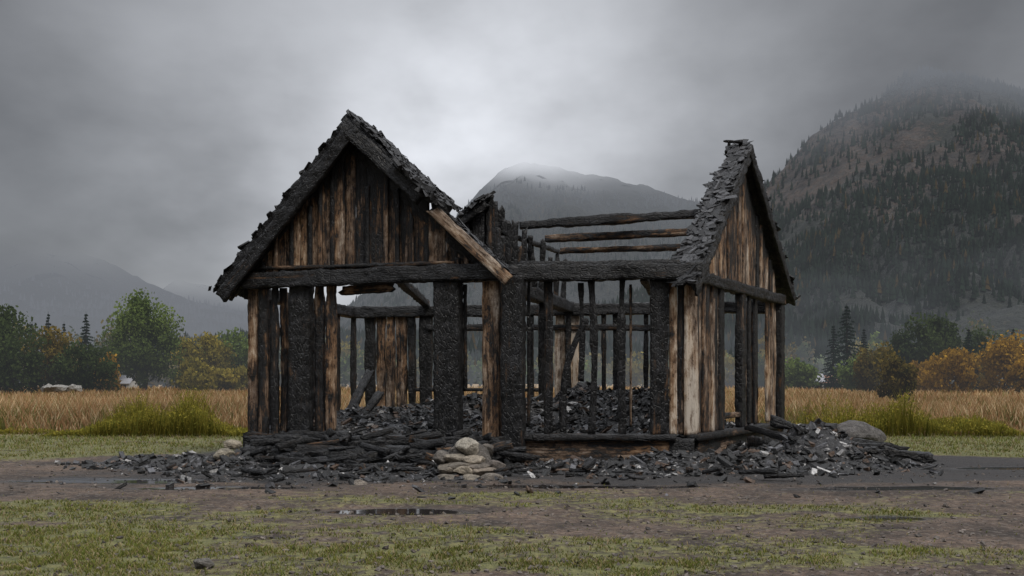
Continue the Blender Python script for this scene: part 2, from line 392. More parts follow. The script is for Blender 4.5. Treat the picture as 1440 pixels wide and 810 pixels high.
# ---- short turf
acc=Acc()
n=330000; y=8/(1-rng.random(n)*.74); x=(rng.random(n)*2-1)*(y*.62+2)
g,w,a,fi=masks(x,y); tuft=f2(x,y,5,6,2,8.)
k=(rng.random(n)<np.clip((g-.42)*2.4,0,1)*ss(.3,.6,tuft)+.012)&(~inside(x,y,-.3))&(w<.4)&(a<.5)
x=x[k];y=y[k];g=g[k]; n=len(x)
h=(.016+.035*rng.random(n)**1.5)*(.7+.6*g); h*=1+ss(20,28,y)*1.2
t=rng.random((n,1)); t2=f2(x,y,.6,.8,3,4.)[:,None]
col=(np.array([.10,.13,.028])*(1-t)+np.array([.225,.21,.062])*t)*(.6+.8*t2); 
d=rng.random(n)<.22; col[d]=np.array([.30,.235,.135])
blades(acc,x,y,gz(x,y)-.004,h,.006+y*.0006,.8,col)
acc.build('short_grass',FOLN)

# ---- tall dry meadow
acc=Acc()
n=250000; r=rng.random(n); y=29/(1-r*.80); x=(rng.random(n)*2-1)*(y*.66+4)
edge=29.2+(f2(x,y*0,.25,.1,3,1.)-.5)*5
cl=f2(x,y,.5,.3,4,6.)
k=(y>edge)&(rng.random(n)<.35+cl)
x=x[k];y=y[k];cl=cl[k];n=len(x)
h=(.4+.55*rng.random(n))*(.5+.95*cl)*ss(-.8,3,y-29)
h=np.maximum(h,.15)
t=rng.random((n,1)); big=f2(x,y,.09,.03,3,7.)[:,None]; c1=np.array([.45,.305,.165]);c2=np.array([.28,.15,.072]);c3=np.array([.56,.43,.26]);c4=np.array([.17,.165,.06])
col=c1*(1-t)+c2*t; m=rng.random(n)<.2; col[m]=c3; m=(rng.random(n)<.15+.5*ss(33,29.5,y)*(cl>.5)); col[m]=c4
col=col*(.4+1.*big)
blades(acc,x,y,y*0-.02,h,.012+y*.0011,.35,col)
acc.build('dry_meadow_grass',FOLN)

def weeds(name,x0,x1,y0,y1,n,hmax,seed):
    a=Acc(); x=x0+(x1-x0)*rng.random(n);y=y0+(y1-y0)*rng.random(n)
    hh=hmax*(f2(x,y,.7,.9,3,seed)**1.8)*2.1*np.clip(np.minimum(x-x0,x1-x)/2.2,0,1)**.7*(.5+.8*f2(x,y,3,3,2,seed))
    z=hh*rng.random(n)**.6
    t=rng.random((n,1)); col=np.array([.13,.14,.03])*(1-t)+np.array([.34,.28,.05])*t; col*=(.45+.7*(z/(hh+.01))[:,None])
    leaves(a,np.stack([x,y,z],-1),.02+.03*rng.random(n),col,.4)
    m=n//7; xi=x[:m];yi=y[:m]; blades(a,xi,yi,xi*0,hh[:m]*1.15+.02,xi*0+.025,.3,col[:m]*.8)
    return a.build(name,FOLN)
weeds('weed_patch',-13.5,-7.0,28.4,31.5,20000,.95,3.)
weeds('weed_patch',7.2,15,28.4,31.6,20000,.85,5.)
weeds('weed_patch',-19,-13.2,29.5,31.5,5000,.5,6.)
weeds('weed_patch',14.5,20,29,31,5000,.5,8.)

# ------------------------------------------------------------------ burnt cabin
cab=empty('burnt_wooden_cabin')
G=(L0,Bc);M=(Bc+np.array([0,.08]),C0);E=(C0,D0);BK=(K0,D0);LS=(L0,K0)
fl=Acc()
top=[(p[0],p[1],.46) for p in poly];bot=[(p[0],p[1],-.1) for p in poly]
fl.add(np.array(top+bot),[np.array([[0,1,2,3,4]]),np.array([[i,i+5,(i+1)%5+5,(i+1)%5] for i in range(5)])],lc=np.array(top+bot),tone=np.full(10,.05))
fl.build('floor',WOOD,cab)
ba=Acc()
def hb(acc,wall,u0,u1,z0,z1,th,tone,off=0.,**k):
    p=onwall(*wall,u0,535,off);q=onwall(*wall,u1,535,off);p.z=z0;q.z=z1
    beam(acc,p,q,th[0],th[1],(0,0,1),tone,**k)
hb(ba,M,726,944,.23,.23,(.44,.16),.44,off=.10,rough=.012,crack=.004,tvar=.25)
hb(ba,M,722,950,.50,.50,(.13,.30),.22,off=.13,rough=.02)
hb(ba,M,940,975,.24,.24,(.5,.3),.2,off=.06)
def eb(acc,s0,s1,z0,z1,w,d,tone,off=.1,**k):
    dd=wdir(*E);n=wn(*E);L=np.linalg.norm(D0-C0);a=np.array([*C0,0.]) 
    p=a+dd*s0*L+n*off;q=a+dd*s1*L+n*off;p[2]=z0;q[2]=z1
    beam(acc,p,q,w,d,(0,0,1),tone,**k)
eb(ba,0.0,1.04,.22,.22,.44,.16,.34,.1,crack=.004)
eb(ba,-.02,1.05,.50,.50,.14,.3,.2,.12)
hb(ba,G,345,712,.28,.28,(.4,.2),.1,off=.05)
hb(ba,LS,350,493,.28,.28,(.4,.2),.1,off=.0)
hb(ba,BK,490,1092,.28,.28,(.4,.2),.1,off=.0)
ba.build('foundation_beams',WOOD,cab,True)
dk=Acc()
for (u0,v0,u1,v1,Yd,w,t) in [(330,636,560,646,18.0,.26,.06),(335,618,560,624,18.9,.25,.06),(520,632,722,636,18.2,.24,.1),(340,612,500,614,19.6,.2,.1),(470,618,716,620,18.9,.2,.12),(380,648,520,654,17.4,.2,.05),(560,648,700,650,17.7,.2,.1),(440,660,600,656,17.0,.15,.06),(345,628,470,634,18.2,.14,.22),(600,626,705,630,18.3,.14,.25),(335,650,440,640,17.7,.17,.08)]:
    beam(dk,at(u0,v0,Yd+.35),at(u1,v1,Yd),w,w*1.3,(0,0,1),t,rough=.045,crack=.035,j0=.4,j1=.4,tvar=.25,gash=.45)
for i in range(60):
    u=335+375*random.random();Yd=17.0+2.2*random.random();l=.15+.9*random.random();a=random.gauss(0,.75)
    p=at(u,535,Yd);p.z=.08+.42*ss(17.0,18.6,Yd)*(.4+.6*random.random())+.08
    q=p+Vector((math.cos(a)*l,math.sin(a)*l*.6,random.uniform(-.2,.2)))
    beam(dk,p,q,.04+.12*random.random(),.04+.08*random.random(),(0,0,1),random.choice([.03,.06,.1,.14,.25]),rough=.03,j0=.15,j1=.15)
beam(dk,at(345,535,18.9)-Vector((0,0,1.42)),at(715,535,18.3)-Vector((0,0,1.42)),.36,1.1,(0,0,1),.02,rough=.07,crack=.03,j0=.4,j1=.2)
dk.build('charred_porch_logs',WOOD,cab,True)
pg=Acc()
for (u0,u1,v0,v1,t,d,off,kw) in [
 (350,364,405,610,.48,.10,.0,dict(rough=.02)),(365,377,405,612,.34,.12,.03,dict(rough=.02)),(381,392,405,612,.24,.08,.03,dict(rough=.03,gash=.3)),(394,404,405,608,.46,.08,-.08,dict(bend=.03,rough=.02)),
 (409,438,402,612,.12,.24,.05,dict(rough=.025,crack=.025,tvar=.28)),(443,457,402,610,.38,.1,.0,dict(rough=.025,gash=.25)),(459,473,402,606,.50,.1,.05,dict(rough=.02,gash=.2)),
 (613,648,396,614,.10,.3,.05,dict(rough=.028,crack=.025,tvar=.26)),(652,657,400,560,.1,.05,-.1,dict(j0=.3)),
 (680,704,396,616,.52,.22,.0,dict(rough=.018,crack=.01)),(707,737,388,648,.10,.3,.12,dict(rough=.028,crack=.025,tvar=.26))]:
    vb(pg,*G,u0,u1,v0,v1,t,d,off,**kw)
pg.build('front_posts',WOOD,cab,True)
tb=Acc()
beam(tb,onwall(*G,343,396,.12),onwall(*G,702,381,.12),.32,.32,(0,0,1),.12,rough=.04,crack=.028,tvar=.28)
beam(tb,onwall(*G,470,410,-.1),onwall(*G,560,404,-.1),.18,.1,(0,0,1),.4,j0=.3,j1=.3,rough=.03)
beam(tb,onwall(*G,350,378,.08),onwall(*G,640,370,.08),.08,.12,(0,0,1),.3,rough=.02,tvar=.4)
tb.build('tie_beam',WOOD,cab,True)
gb=Acc()
def rl(u): return 160+(490-u)*1.277 if u<490 else 160+(u-490)*.943
u=352.
while u<678:
    w=random.uniform(12,27); u1=min(u+w,690); um=(u+u1)/2
    tone=random.choice([.46,.56,.64,.70,.54,.44]) if 375<um<650 else .36
    if 505<um<535: tone=.3
    topv=rl(um)+12; lean=random.uniform(-.015,.015)
    vb(gb,*G,u+.2,u1-.2,topv,385+random.uniform(0,4),tone,.05,random.uniform(-.04,.04),rough=.01,crack=.003,j1=.12,tvar=.3,burn=.42,bend=lean)
    if random.random()<.7: vb(gb,*G,u1-2.8,u1+2.8,rl(u1)+22+random.uniform(0,50),388,random.choice([.6,.3,.5,.15]),.05,.07,rough=.006,crack=0,j1=.3,burn=.3)
    u=u1
gb.build('gable_boards',WOOD,cab,True)
rf=Acc();cr=Acc()
def plates(p,q,up,n_,n,s,sp,grey=.8,tilt=.2):
    p=np.array(p);q=np.array(q);ax=(q-p)/np.linalg.norm(q-p);up=np.array(up);nn=np.array(n_)
    t=rng.random(n)[:,None]
    C=p*(1-t)+q*t+up*(rng.random((n,1))*.05)+nn*(rng.random((n,1))-.5)*sp
    R=np.stack([ax,nn,up],1); S=np.array(s)*(.3+1.1*rng.random((n,3))**1.4)
    g=rng.random((n,1)); col=(np.array([.010,.010,.011])+np.where(g>.6,.030*g,0)*np.array([1,1,1.06])*grey)*np.ones((n,3))
    chunks(cr,C,S,col,tilt=tilt,R=R) 
def slab(acc,wall,u0,v0,u1,v1,fwd,back,th,tone,drop=.5,pl=0,tilt=.12,**k):
    n=wn(*wall);p=onwall(*wall,u0,v0,fwd);q=onwall(*wall,u1,v1,fwd)
    ax=(q-p).normalized(); up=Vector(n).cross(ax); 
    if up.z<0: up=-up
    c=-Vector(n)*((fwd+back)/2)-up*th*drop
    beam(acc,p+c,q+c,fwd+back,th,n,tone,**k)
    if pl: plates(p+c+up*th*.45,q+c+up*th*.45,up,n,pl,(.18,.18,.035),(fwd+back)*.98,.6,tilt)
slab(rf,G,294,410,491,160,.42,.85,.16,.05,pl=300,rough=.035,crack=.03,j0=.25,res=.055,tvar=.15)
slab(rf,G,299,416,490,170,.47,-.33,.28,.08,rough=.035,crack=.03,j0=.15,tvar=.25)
slab(rf,G,488,158,620,283,.42,.8,.2,.05,pl=520,tilt=.2,rough=.05,crack=.035,j1=.5,res=.055,tvar=.15)
slab(rf,G,486,164,608,281,.47,-.33,.28,.06,rough=.035,crack=.03,j1=.35,tvar=.2)
slab(rf,G,604,280,720,388,.47,-.40,.22,.66,rough=.012,crack=.0,j0=.3,tvar=.2)
slab(rf,G,600,278,716,384,.36,.1,.2,.08,pl=90,rough=.04,crack=.03,j0=.3)
slab(rf,G,312,412,488,190,.05,.05,.25,.08,rough=.02)
slab(rf,G,490,190,690,378,.05,.05,.22,.12,rough=.02)
nG=wn(*G);pp=onwall(*G,560,230,.3);qq=onwall(*G,622,290,.3)
plates(pp,qq,(0.5,0,.85),nG,230,(.15,.25,.10),.5)
rf.build('gable_roof',WOOD,cab,True)
ms=Acc()
beam(ms,onwall(*M,716,385,.12),onwall(*M,986,381,.12),.30,.34,(0,0,1),.09,rough=.045,crack=.03,tvar=.24)
beam(ms,onwall(*M,724,372,-.1),onwall(*M,965,371,-.1),.12,.3,(0,0,1),.08,rough=.03,j0=.2,j1=.3)
for (u0,u1,v0,v1,t,d,off,kw) in [
 (764,777,396,612,.12,.12,0,dict(rough=.022,bend=.02,gash=.3)),(812,821,398,545,.08,.09,0,dict(j0=.3,bend=.03,gash=.3)),(826,837,396,610,.10,.12,.03,dict(rough=.022,bend=.06,gash=.25)),
 (869,881,394,612,.14,.12,0,dict(rough=.022,bend=-.02,gash=.3)),(885,889,400,600,.45,.05,-.1,dict()),
 (914,940,394,612,.12,.22,.06,dict(rough=.028,crack=.025,tvar=.28)),(941,952,392,612,.66,.06,.08,dict(rough=.012,crack=.003)),(953,963,392,610,.42,.06,.05,dict(crack=.003,gash=.2)),
 (962,981,390,612,.84,.06,.09,dict(rough=.012,crack=.003,tvar=.25)),(741,746,396,600,.25,.08,-.1,dict())]:
    vb(ms,*M,u0,u1,v0,v1,t,d,off,**kw)
beam(ms,onwall(*M,792,608,0),onwall(*M,829,440,0),.13,.1,(1,0,0),.06,bend=-.2,rough=.025,j1=.3)
beam(ms,onwall(*M,770,606,-.1),onwall(*M,812,585,.0),.14,.12,(0,0,1),.06,rough=.03)
ms.build('middle_wall',WOOD,cab,True)
ew=Acc();eL=np.linalg.norm(D0-C0);eD=wdir(*E);eN=wn(*E)
def ep(s,z,off=0.): 
    p=np.array([*C0,0.])+eD*s*eL+eN*off;p[2]=z;return p
def ebd(acc,s0,s1,z0,z1,tone,d=.06,off=0.,**k):
    beam(acc,ep((s0+s1)/2,z0,off),ep((s0+s1)/2,z1,off),(s1-s0)*eL,d,eD,tone,**k)
s=0.
while s<.27:
    w=.026+.022*random.random(); ebd(ew,s,s+w-.004,.55,3.62,random.choice([.84,.7,.5,.28,.76,.6]),.06,.06+random.uniform(-.04,.04),rough=.014,crack=.003,tvar=.32,burn=.2,gash=.1); s+=w
ebd(ew,.24,.285,.55,3.6,.1,.14,.05)
ebd(ew,.47,.52,.55,3.6,.1,.16,.05,rough=.03)
s=.51
while s<1.0:
    w=.03+.026*random.random(); 
    if random.random()>.14: ebd(ew,s,s+w-.007,.55,3.6,random.choice([.15,.44,.58,.62,.28,.66]),.06,.05+random.uniform(-.04,.04),rough=.018,crack=.004,tvar=.36,j0=.1,burn=.1,gash=.15)
    s+=w
ebd(ew,.97,1.02,.5,3.6,.1,.3,.02)
eb(ew,.27,.5,.85,.85,.12,.1,.3,.05)
eb(ew,-.03,1.03,3.62,3.62,.24,.26,.14,.06,rough=.03,crack=.025,tvar=.28)
s=.05
def etop(s): return 3.6+(6.75-3.6)*(1-abs(s-.5)/.56)
while s<.95:
    w=.03+.025*random.random(); ebd(ew,s,s+w-.006,3.65,etop(s+w/2)-.1,random.choice([.52,.62,.45,.28,.66]),.05,.03+random.uniform(-.035,.035),rough=.012,crack=.003,tvar=.32,burn=.4); s+=w
ew.build('end_wall',WOOD,cab,True)
er=Acc()
def eslab(s0,z0,s1,z1,fwd,back,th,tone,pl=0,ps=(.24,.12,.04),**k):
    p=Vector(ep(s0,z0));q=Vector(ep(s1,z1)); n=Vector(eN);ax=(q-p).normalized();up=n.cross(ax)
    if up.z<0:up=-up
    c=n*((fwd-back)/2)-up*th*.5
    beam(er,p+c,q+c,fwd+back,th,eN,tone,**k)
    if pl: plates(p+c+up*th*.5,q+c+up*th*.5,up,eN,pl,ps,(fwd+back),1.8,.16)
eslab(-.08,3.42,.5,6.86,.24,.08,.16,.08,pl=260,rough=.05,crack=.04,j0=.3,res=.055,tvar=.2)
eslab(-.06,3.5,.38,6.1,-.02,.30,.14,.08,pl=200,rough=.05,crack=.04,j1=1.3,j0=.3,res=.055,tvar=.2)
eslab(-.09,3.34,.5,6.84,.30,-.2,.28,.06,rough=.035,crack=.03,j0=.2)
eslab(.5,6.86,1.14,3.66,.26,.3,.18,.06,pl=240,rough=.045,crack=.035,j1=.25,res=.055,tvar=.15)
eslab(.5,6.84,1.13,3.68,.30,-.2,.26,.05,rough=.03,crack=.03,j1=.2)
pk=Vector(ep(.47,6.92,.1)); beam(er,pk+Vector((.05,0,-.06)),pk+Vector((-.36,.1,-.02)),.07,.2,(0,0,1),.05,rough=.02,taper=.6)
er.build('end_roof',WOOD,cab,True)
pu=Acc()
beam(pu,at(1010,299,21.0),at(731,317,21.7),.2,.2,(0,0,1),.1,rough=.035,gash=.2)
beam(pu,at(998,325,20.6),at(768,336,22.4),.16,.16,(0,0,1),.42,rough=.025,crack=.005)
beam(pu,at(988,347,20.3),at(790,353,22.8),.13,.14,(0,0,1),.44,rough=.025,crack=.005)
pu.build('roof_purlins',WOOD,cab,True)
iw=Acc()
ia=np.array([-.3,19.75,3.55]);ib=np.array([1.55,26.2,3.5])
beam(iw,ia,ib,.28,.28,(0,0,1),.06,rough=.03)
for yy,zt,w,t in [(19.95,4.8,.14,.08),(20.2,4.65,.13,.08),(20.5,4.95,.13,.1),(20.8,5.05,.15,.08),(21.2,4.6,.12,.1),(21.6,4.98,.16,.08),(22.05,4.95,.14,.1),(22.6,4.75,.14,.1),(23.1,5.0,.14,.1),(23.8,4.7,.13,.12),(24.5,4.9,.14,.2),(25.3,4.8,.13,.1)]:
    xx=ia[0]+(yy-ia[1])/(ib[1]-ia[1])*(ib[0]-ia[0]); beam(iw,(xx,yy,3.5),(xx+random.uniform(-.08,.08),yy,zt),w,w,(1,0,0),t,rough=.03,j1=.25,gash=.3)
for yy in (20.6,23.2,25.9):
    xx=ia[0]+(yy-ia[1])/(ib[1]-ia[1])*(ib[0]-ia[0]); beam(iw,(xx,yy,.5),(xx,yy,3.5),.15,.15,(1,0,0),.08,rough=.03)
beam(iw,at(702,326,20.4),at(792,356,25.0),.1,.08,(0,0,1),.1,rough=.02,j0=.2,j1=.3)
beam(iw,at(640,322,21.6),at(694,281,21.6),.7,.18,(0,1,0),.06,rough=.04,crack=.03,j0=.2,j1=.3)
plates(at(648,308,21.6),at(690,277,21.6),(-.6,0,.8),(0,1,0),90,(.2,.25,.06),.7,1.)
for u,vt,w,dy in [(652,302,.24,0),(662,294,.26,.1),(672,284,.28,0),(682,275,.28,.1),(692,272,.24,0),(702,284,.24,.1),(711,298,.2,0)]:
    beam(iw,at(u,392,21.6+dy),at(u,vt,21.6+dy),w,.12,(1,0,0),.1,rough=.03,j1=.3)
beam(iw,at(640,392,21.6),at(720,388,21.2),.2,.25,(0,0,1),.06,rough=.03)
beam(iw,at(636,392,21.6)-Vector((0,0,3.2)),at(640,388,21.6),.15,.15,(1,0,0),.06,rough=.03)
iw.build('inner_frame',WOOD,cab,True)
cr.build('charred_shingles',RUB,cab)
bw=Acc()
hb(bw,BK,492,1092,3.45,3.45,(.3,.3),.08,rough=.04)
hb(bw,BK,600,930,3.02,2.95,(.16,.12),.1,off=.05,rough=.03)
hb(bw,LS,352,494,3.45,3.45,(.28,.28),.08)
def bwd(u0,u1,z0,z1,t,d=.07,off=0,wall=BK,**k):
    um=(u0+u1)/2;p=onwall(*wall,um,535,off);q=p.copy();p.z=z0;q.z=z1
    w=(onwall(*wall,u1,535,off)-onwall(*wall,u0,535,off)).length; beam(bw,p,q,w,d,wdir(*wall),t,**k)
for u0,u1,t in [(494,500,.1),(514,528,.1),(530,542,.55),(543,556,.62),(557,573,.5),(575,584,.08),(590,608,.08),(640,652,.08),(742,750,.1),(757,766,.2),(780,796,.82),(797,815,.92),(846,852,.1),(862,874,.1),(905,912,.15),(950,960,.4),(965,978,.48),(990,1000,.1),(1040,1052,.45),(1053,1066,.45),(1082,1094,.08)]:
    bwd(u0,u1,.45,3.4,t,.1 if t>.35 else .18,random.uniform(-.03,.03),rough=.025,crack=.008,tvar=.3,gash=.15)
for u0,u1,t in [(372,380,.1),(404,412,.1),(436,442,.2),(470,476,.1)]: bwd(u0,u1,.45,3.4,t,.14,0,LS,rough=.02)
hb(bw,BK,575,760,1.35,1.35,(.1,.1),.12); hb(bw,BK,815,990,1.3,1.35,(.1,.1),.1)
beam(bw,at(486,590,23.5),at(522,520,24.5),.2,.12,(1,0,0),.08,rough=.03,j1=.2)
beam(bw,at(500,600,22.3),at(538,548,23),.16,.12,(1,0,0),.08,rough=.03,j1=.2)
beam(bw,at(560,596,22.5),at(640,576,23.5),.16,.12,(0,0,1),.08,rough=.03)
beam(bw,at(745,600,21.5),at(800,560,24),.14,.12,(0,0,1),.08,rough=.03)
beam(bw,at(840,603,21.5),at(905,578,23),.14,.12,(0,0,1),.08,rough=.03)
beam(bw,at(440,600,21.6),at(520,590,22.4),.2,.16,(0,0,1),.06,rough=.03)
beam(bw,onwall(*G,560,392,-.1),onwall(*BK,600,428),.18,.18,(0,0,1),.08,rough=.03)
beam(bw,onwall(*M,905,390,-.1),onwall(*BK,930,430),.16,.16,(0,0,1),.08,rough=.03)
bw.build('back_walls',WOOD,cab,True)

# ---- rubble
heaps=[(-3.5,23.2,1.7,.36,1),(-1.2,24.5,1.8,.5,1),(1.2,22.8,1.6,.32,1),(2.8,23.6,1.6,.5,1),(-1.5,21.6,1.2,.28,1),(-4.2,21.8,.8,.24,1),(1.8,25,1.5,.6,1),(-.2,22.8,1.,.36,1),(3.4,22.3,1.,.5,1),
 (-6.4,18.9,1.1,.16,0),(-5.2,18.1,1.1,.2,0),(-3.4,17.4,1.5,.14,0),(-1.5,17.2,1.3,.12,0),(.8,17.9,1.2,.15,0),(2.4,17.9,1.1,.2,0),(3.9,18.0,1.1,.28,0),(5.3,18.9,1.1,.5,0),(6.3,19.4,.9,.4,0),(5.9,20.8,.8,.3,0),(7.3,19.2,.7,.14,0),(-7.4,19.2,.9,.09,0),(7.3,24.6,.9,.2,0)]
def hz(x,y):
    ins=inside(x,y,.0); z=np.where(ins,.47,-.03+gz(x,y))
    add=0
    for hx,hy,r,h,i in heaps: add=add+np.where(ins==bool(i),h*np.exp(-((x-hx)**2+((y-hy)*1.25)**2)/(r*r)),0)
    return z+add*(.3+1.4*f2(x,y,2,2,4,4.))-np.where(ins,0,.05), add
x_=np.arange(-9,9.6,.09);y_=np.arange(15,27.4,.09);XX,YY=np.meshgrid(x_,y_);ZZ,_=hz(XX,YY);ZZ=ZZ+(f2(XX,YY,7,7,2,3.)-.5)*.09
acc=Acc();ny,nx=XX.shape;idx=np.arange(nx*ny).reshape(ny,nx)
ii=inside(XX,YY,0.); kk=(ii[:-1,:-1]==ii[1:,1:])&(ii[:-1,1:]==ii[1:,:-1])&(ii[:-1,:-1]==ii[:-1,1:])
q=np.stack([idx[:-1,:-1],idx[:-1,1:],idx[1:,1:],idx[1:,:-1]],-1)[kk]
rb=empty('burnt_rubble')
acc.add(np.stack([XX,YY,ZZ],-1).reshape(-1,3),[q.reshape(-1,4)]); acc.build('ash_mounds',ASH,rb)
acc=Acc()
n=115000; x=-9.5+19.5*rng.random(n);y=13.5+13.5*rng.random(n); z,ad=hz(x,y); ins=inside(x,y)
lo=f2(x,y,1,1,3,2.)
pr=np.where(ins,.5+ad*2,np.clip(ad*4-.02,0,.9)*(.4+lo))+.05*np.exp(-((y-15.8)/1.6)**2)*np.exp(-(x/7.5)**4)*ss(.4,.6,lo)
k=(rng.random(n)<pr); x=x[k];y=y[k];z=z[k];n=len(x); z=np.maximum(z,np.where(inside(x,y),0,gz(x,y)))
sz=.014+.10*rng.random(n)**4.5; spl=rng.random(n)<.3
S=sz[:,None]*np.stack([1+np.where(spl,4.,1.4)*rng.random(n)**2,.5+.6*rng.random(n),.25+.5*rng.random(n)],-1)
g=rng.random(n); col=np.full((n,3),.009)+rng.random((n,1))*.018
m=(g>.78);col[m]=(np.array([.105,.105,.112])*(.3+1.*rng.random((m.sum(),1)))); m=(g>.95);col[m]=np.array([.38,.37,.36])*(.5+.6*rng.random((m.sum(),1))); m=(g<.10);col[m]=[.08,.05,.033]
chunks(acc,np.stack([x,y,z+sz*.2],-1),S,col,tilt=.42)
acc.build('debris',RUB,rb)
tp=Acc()
for i in range(50):
    t=random.random(); x0=4.1+3.0*t+random.gauss(0,.2);y0=18.3+1.6*random.random()+t*.5
    hgt=.5*math.exp(-((x0-5.3)/1.4)**2)*random.random()+.08; l=.25+1.0*random.random(); a=random.gauss(-.15,.9)
    p=Vector((x0-math.cos(a)*l/2,y0-math.sin(a)*l/2,hgt+.06));q=Vector((x0+math.cos(a)*l/2,y0+math.sin(a)*l/2,max(.05,hgt-.3*random.random()+.1)))
    beam(tp,p,q,.05+.13*random.random(),.05+.1*random.random(),(0,0,1),random.choice([.03,.05,.08,.15]),rough=.045,crack=.03,j0=.2,j1=.2,gash=.4)
beam(tp,(6.1,19.3,.40),(8.2,19.0,.08),.26,.22,(0,0,1),.04,rough=.06,j0=.2,j1=.3,crack=.03,gash=.4)
beam(tp,(6.4,19.7,.36),(8.0,20.0,.12),.28,.24,(0,0,1),.04,rough=.06,j0=.2,j1=.3,crack=.03,gash=.3)
beam(tp,(5.0,19.6,.85),(6.3,19.2,.45),.2,.16,(0,0,1),.04,rough=.04,j0=.2,gash=.4)
beam(tp,(4.6,19.9,.7),(5.8,18.6,.35),.14,.12,(0,0,1),.08,rough=.03,j0=.2)
for i in range(46):
    x0=random.uniform(-5.8,5);y0=random.uniform(15.6,18.2);l=.15+.6*random.random();a=random.gauss(0,.8)
    p=Vector((x0,y0,.05+.1*random.random()));q=p+Vector((math.cos(a)*l,math.sin(a)*l,random.uniform(-.04,.1)))
    beam(tp,p,q,.03+.06*random.random(),.03+.05*random.random(),(0,0,1),random.choice([.05,.08,.12,.25]),rough=.02,j0=.1,j1=.1)
tp.build('fallen_timbers',WOOD,rb,True)

# ---- stones
st=Acc()
for (u,v,Yd,rx,rz,c) in [(658,628,17.0,.20,.15,(.32,.29,.24)),(638,645,16.9,.2,.10,(.22,.19,.15)),(668,647,16.8,.21,.09,(.26,.22,.17)),(628,660,16.7,.2,.09,(.17,.145,.115)),(655,662,16.6,.2,.085,(.27,.23,.175)),(680,663,16.6,.2,.085,(.19,.155,.12)),(698,655,16.8,.14,.1,(.13,.11,.095)),(632,674,16.3,.22,.085,(.18,.155,.125)),(662,675,16.2,.22,.08,(.21,.18,.14)),(690,673,16.3,.18,.085,(.14,.12,.1)),(622,644,16.9,.14,.12,(.12,.105,.09)),(684,634,17.2,.14,.12,(.11,.095,.08)),(648,655,16.75,.24,.07,(.15,.13,.105)),(672,656,16.75,.22,.07,(.13,.11,.09)),(640,634,17.1,.12,.08,(.15,.13,.11))]:
    p=at(u,v,Yd); blob(st,p,(rx,rx*1.0,rz),c,amp=.16,rz=random.gauss(0,.3))
blob(st,(-.75,17.15,.2),(.38,.3,.3),(.09,.08,.07))
st.build('stone_pile',STONE)
s2=Acc()
for (u,v,Yd,r,c) in [(316,640,18.1,.15,(.24,.21,.16)),(328,625,18.6,.14,(.28,.24,.18)),(312,655,17.8,.14,(.17,.15,.12)),(505,682,15.6,.12,(.2,.17,.14)),(332,650,17.9,.13,(.2,.17,.14))]:
    blob(s2,at(u,v,Yd),(r*1.2,r,r*.7),c,amp=.2)
s2.build('footing_stones',STONE)
s3=Acc(); blob(s3,(8.15,23.6,.22),(.62,.5,.38),(.10,.092,.086),amp=.2,rz=.3); s3.build('boulder',STONE)
s4=Acc(); blob(s4,at(287,796,8.6)+Vector((0,0,.02)),(.085,.07,.05),(.13,.12,.105),amp=.2); s4.build('small_rock',STONE)
s5=Acc()
for u,w in ((68,.7),(84,.9),(104,.8)): blob(s5,at(u,546,75)+Vector((0,0,.0)),(w*.75,.6,.3),(.22,.21,.19))
s5.build('field_boulders',STONE)
pb=Acc(); n=4200; y=8/(1-rng.random(n)*.58);x=(rng.random(n)*2-1)*(y*.6+1); ok=~inside(x,y,-.2); x=x[ok];y=y[ok];n=len(x)
sz=.008+.03*rng.random(n)**4; g=rng.random((n,1))
chunks(pb,np.stack([x,y,gz(x,y)+sz*.2],-1),sz[:,None]*np.array([1.4,1.2,.7]),np.array([.06,.05,.042])+g*np.array([.13,.11,.095])); pb.build('pebbles',STONE)

# ------------------------------------------------------------------ vegetation
def crown(a,c,rx,ry,rz,n,ls,c1,c2,ncl=26,clr=.33):
    cc=[]
    while len(cc)<ncl:
        p=rng.uniform(-1,1,3)
        if p.dot(p)<1 and p.dot(p)>.12: cc.append(p)
    cc=np.array(cc)
    k=rng.integers(0,ncl,n); d=rng.normal(0,1,(n,3)); d/=np.linalg.norm(d,axis=1,keepdims=True); rr=(rng.random(n)**.45)[:,None]
    cr_=(clr*(.5+1.*rng.random(ncl)))[k][:,None]
    q=cc[k]*.85+d*rr*cr_
    P=np.array(c)+q*np.array([rx,ry,rz])
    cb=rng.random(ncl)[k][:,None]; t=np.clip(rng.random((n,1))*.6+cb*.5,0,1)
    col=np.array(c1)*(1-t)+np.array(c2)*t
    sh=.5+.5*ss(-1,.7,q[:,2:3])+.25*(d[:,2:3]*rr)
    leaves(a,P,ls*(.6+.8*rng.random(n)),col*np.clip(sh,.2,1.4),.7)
def broadleaf(name,x,y,h,w,n,ls,c1,c2,trunk=.2,ncl=30,base=.12,clr=.33):
    par=empty(name); a=Acc(); t=Acc(); bc=np.array([.045,.038,.03])
    cz=h*(base+(1-base)/2)
    tube(t,[(x,y,-.1),(x+.02*h,y,h*.3),(x-.01*h,y,h*.6),(x,y,h*.88)],[trunk,trunk*.8,trunk*.45,trunk*.1],bc)
    for i in range(9):
        an=random.random()*6.28;z0=h*(.2+.45*random.random());l=w*.42
        tube(t,[(x,y,z0),(x+math.cos(an)*l*.5,y+math.sin(an)*l*.5,z0+h*.10),(x+math.cos(an)*l,y+math.sin(an)*l,z0+h*.2)],[trunk*.4,trunk*.25,trunk*.06],bc,5)
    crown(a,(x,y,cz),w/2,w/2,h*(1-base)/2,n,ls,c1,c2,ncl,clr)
    t.build('trunk',FOL,par); a.build('foliage',FOL,par)
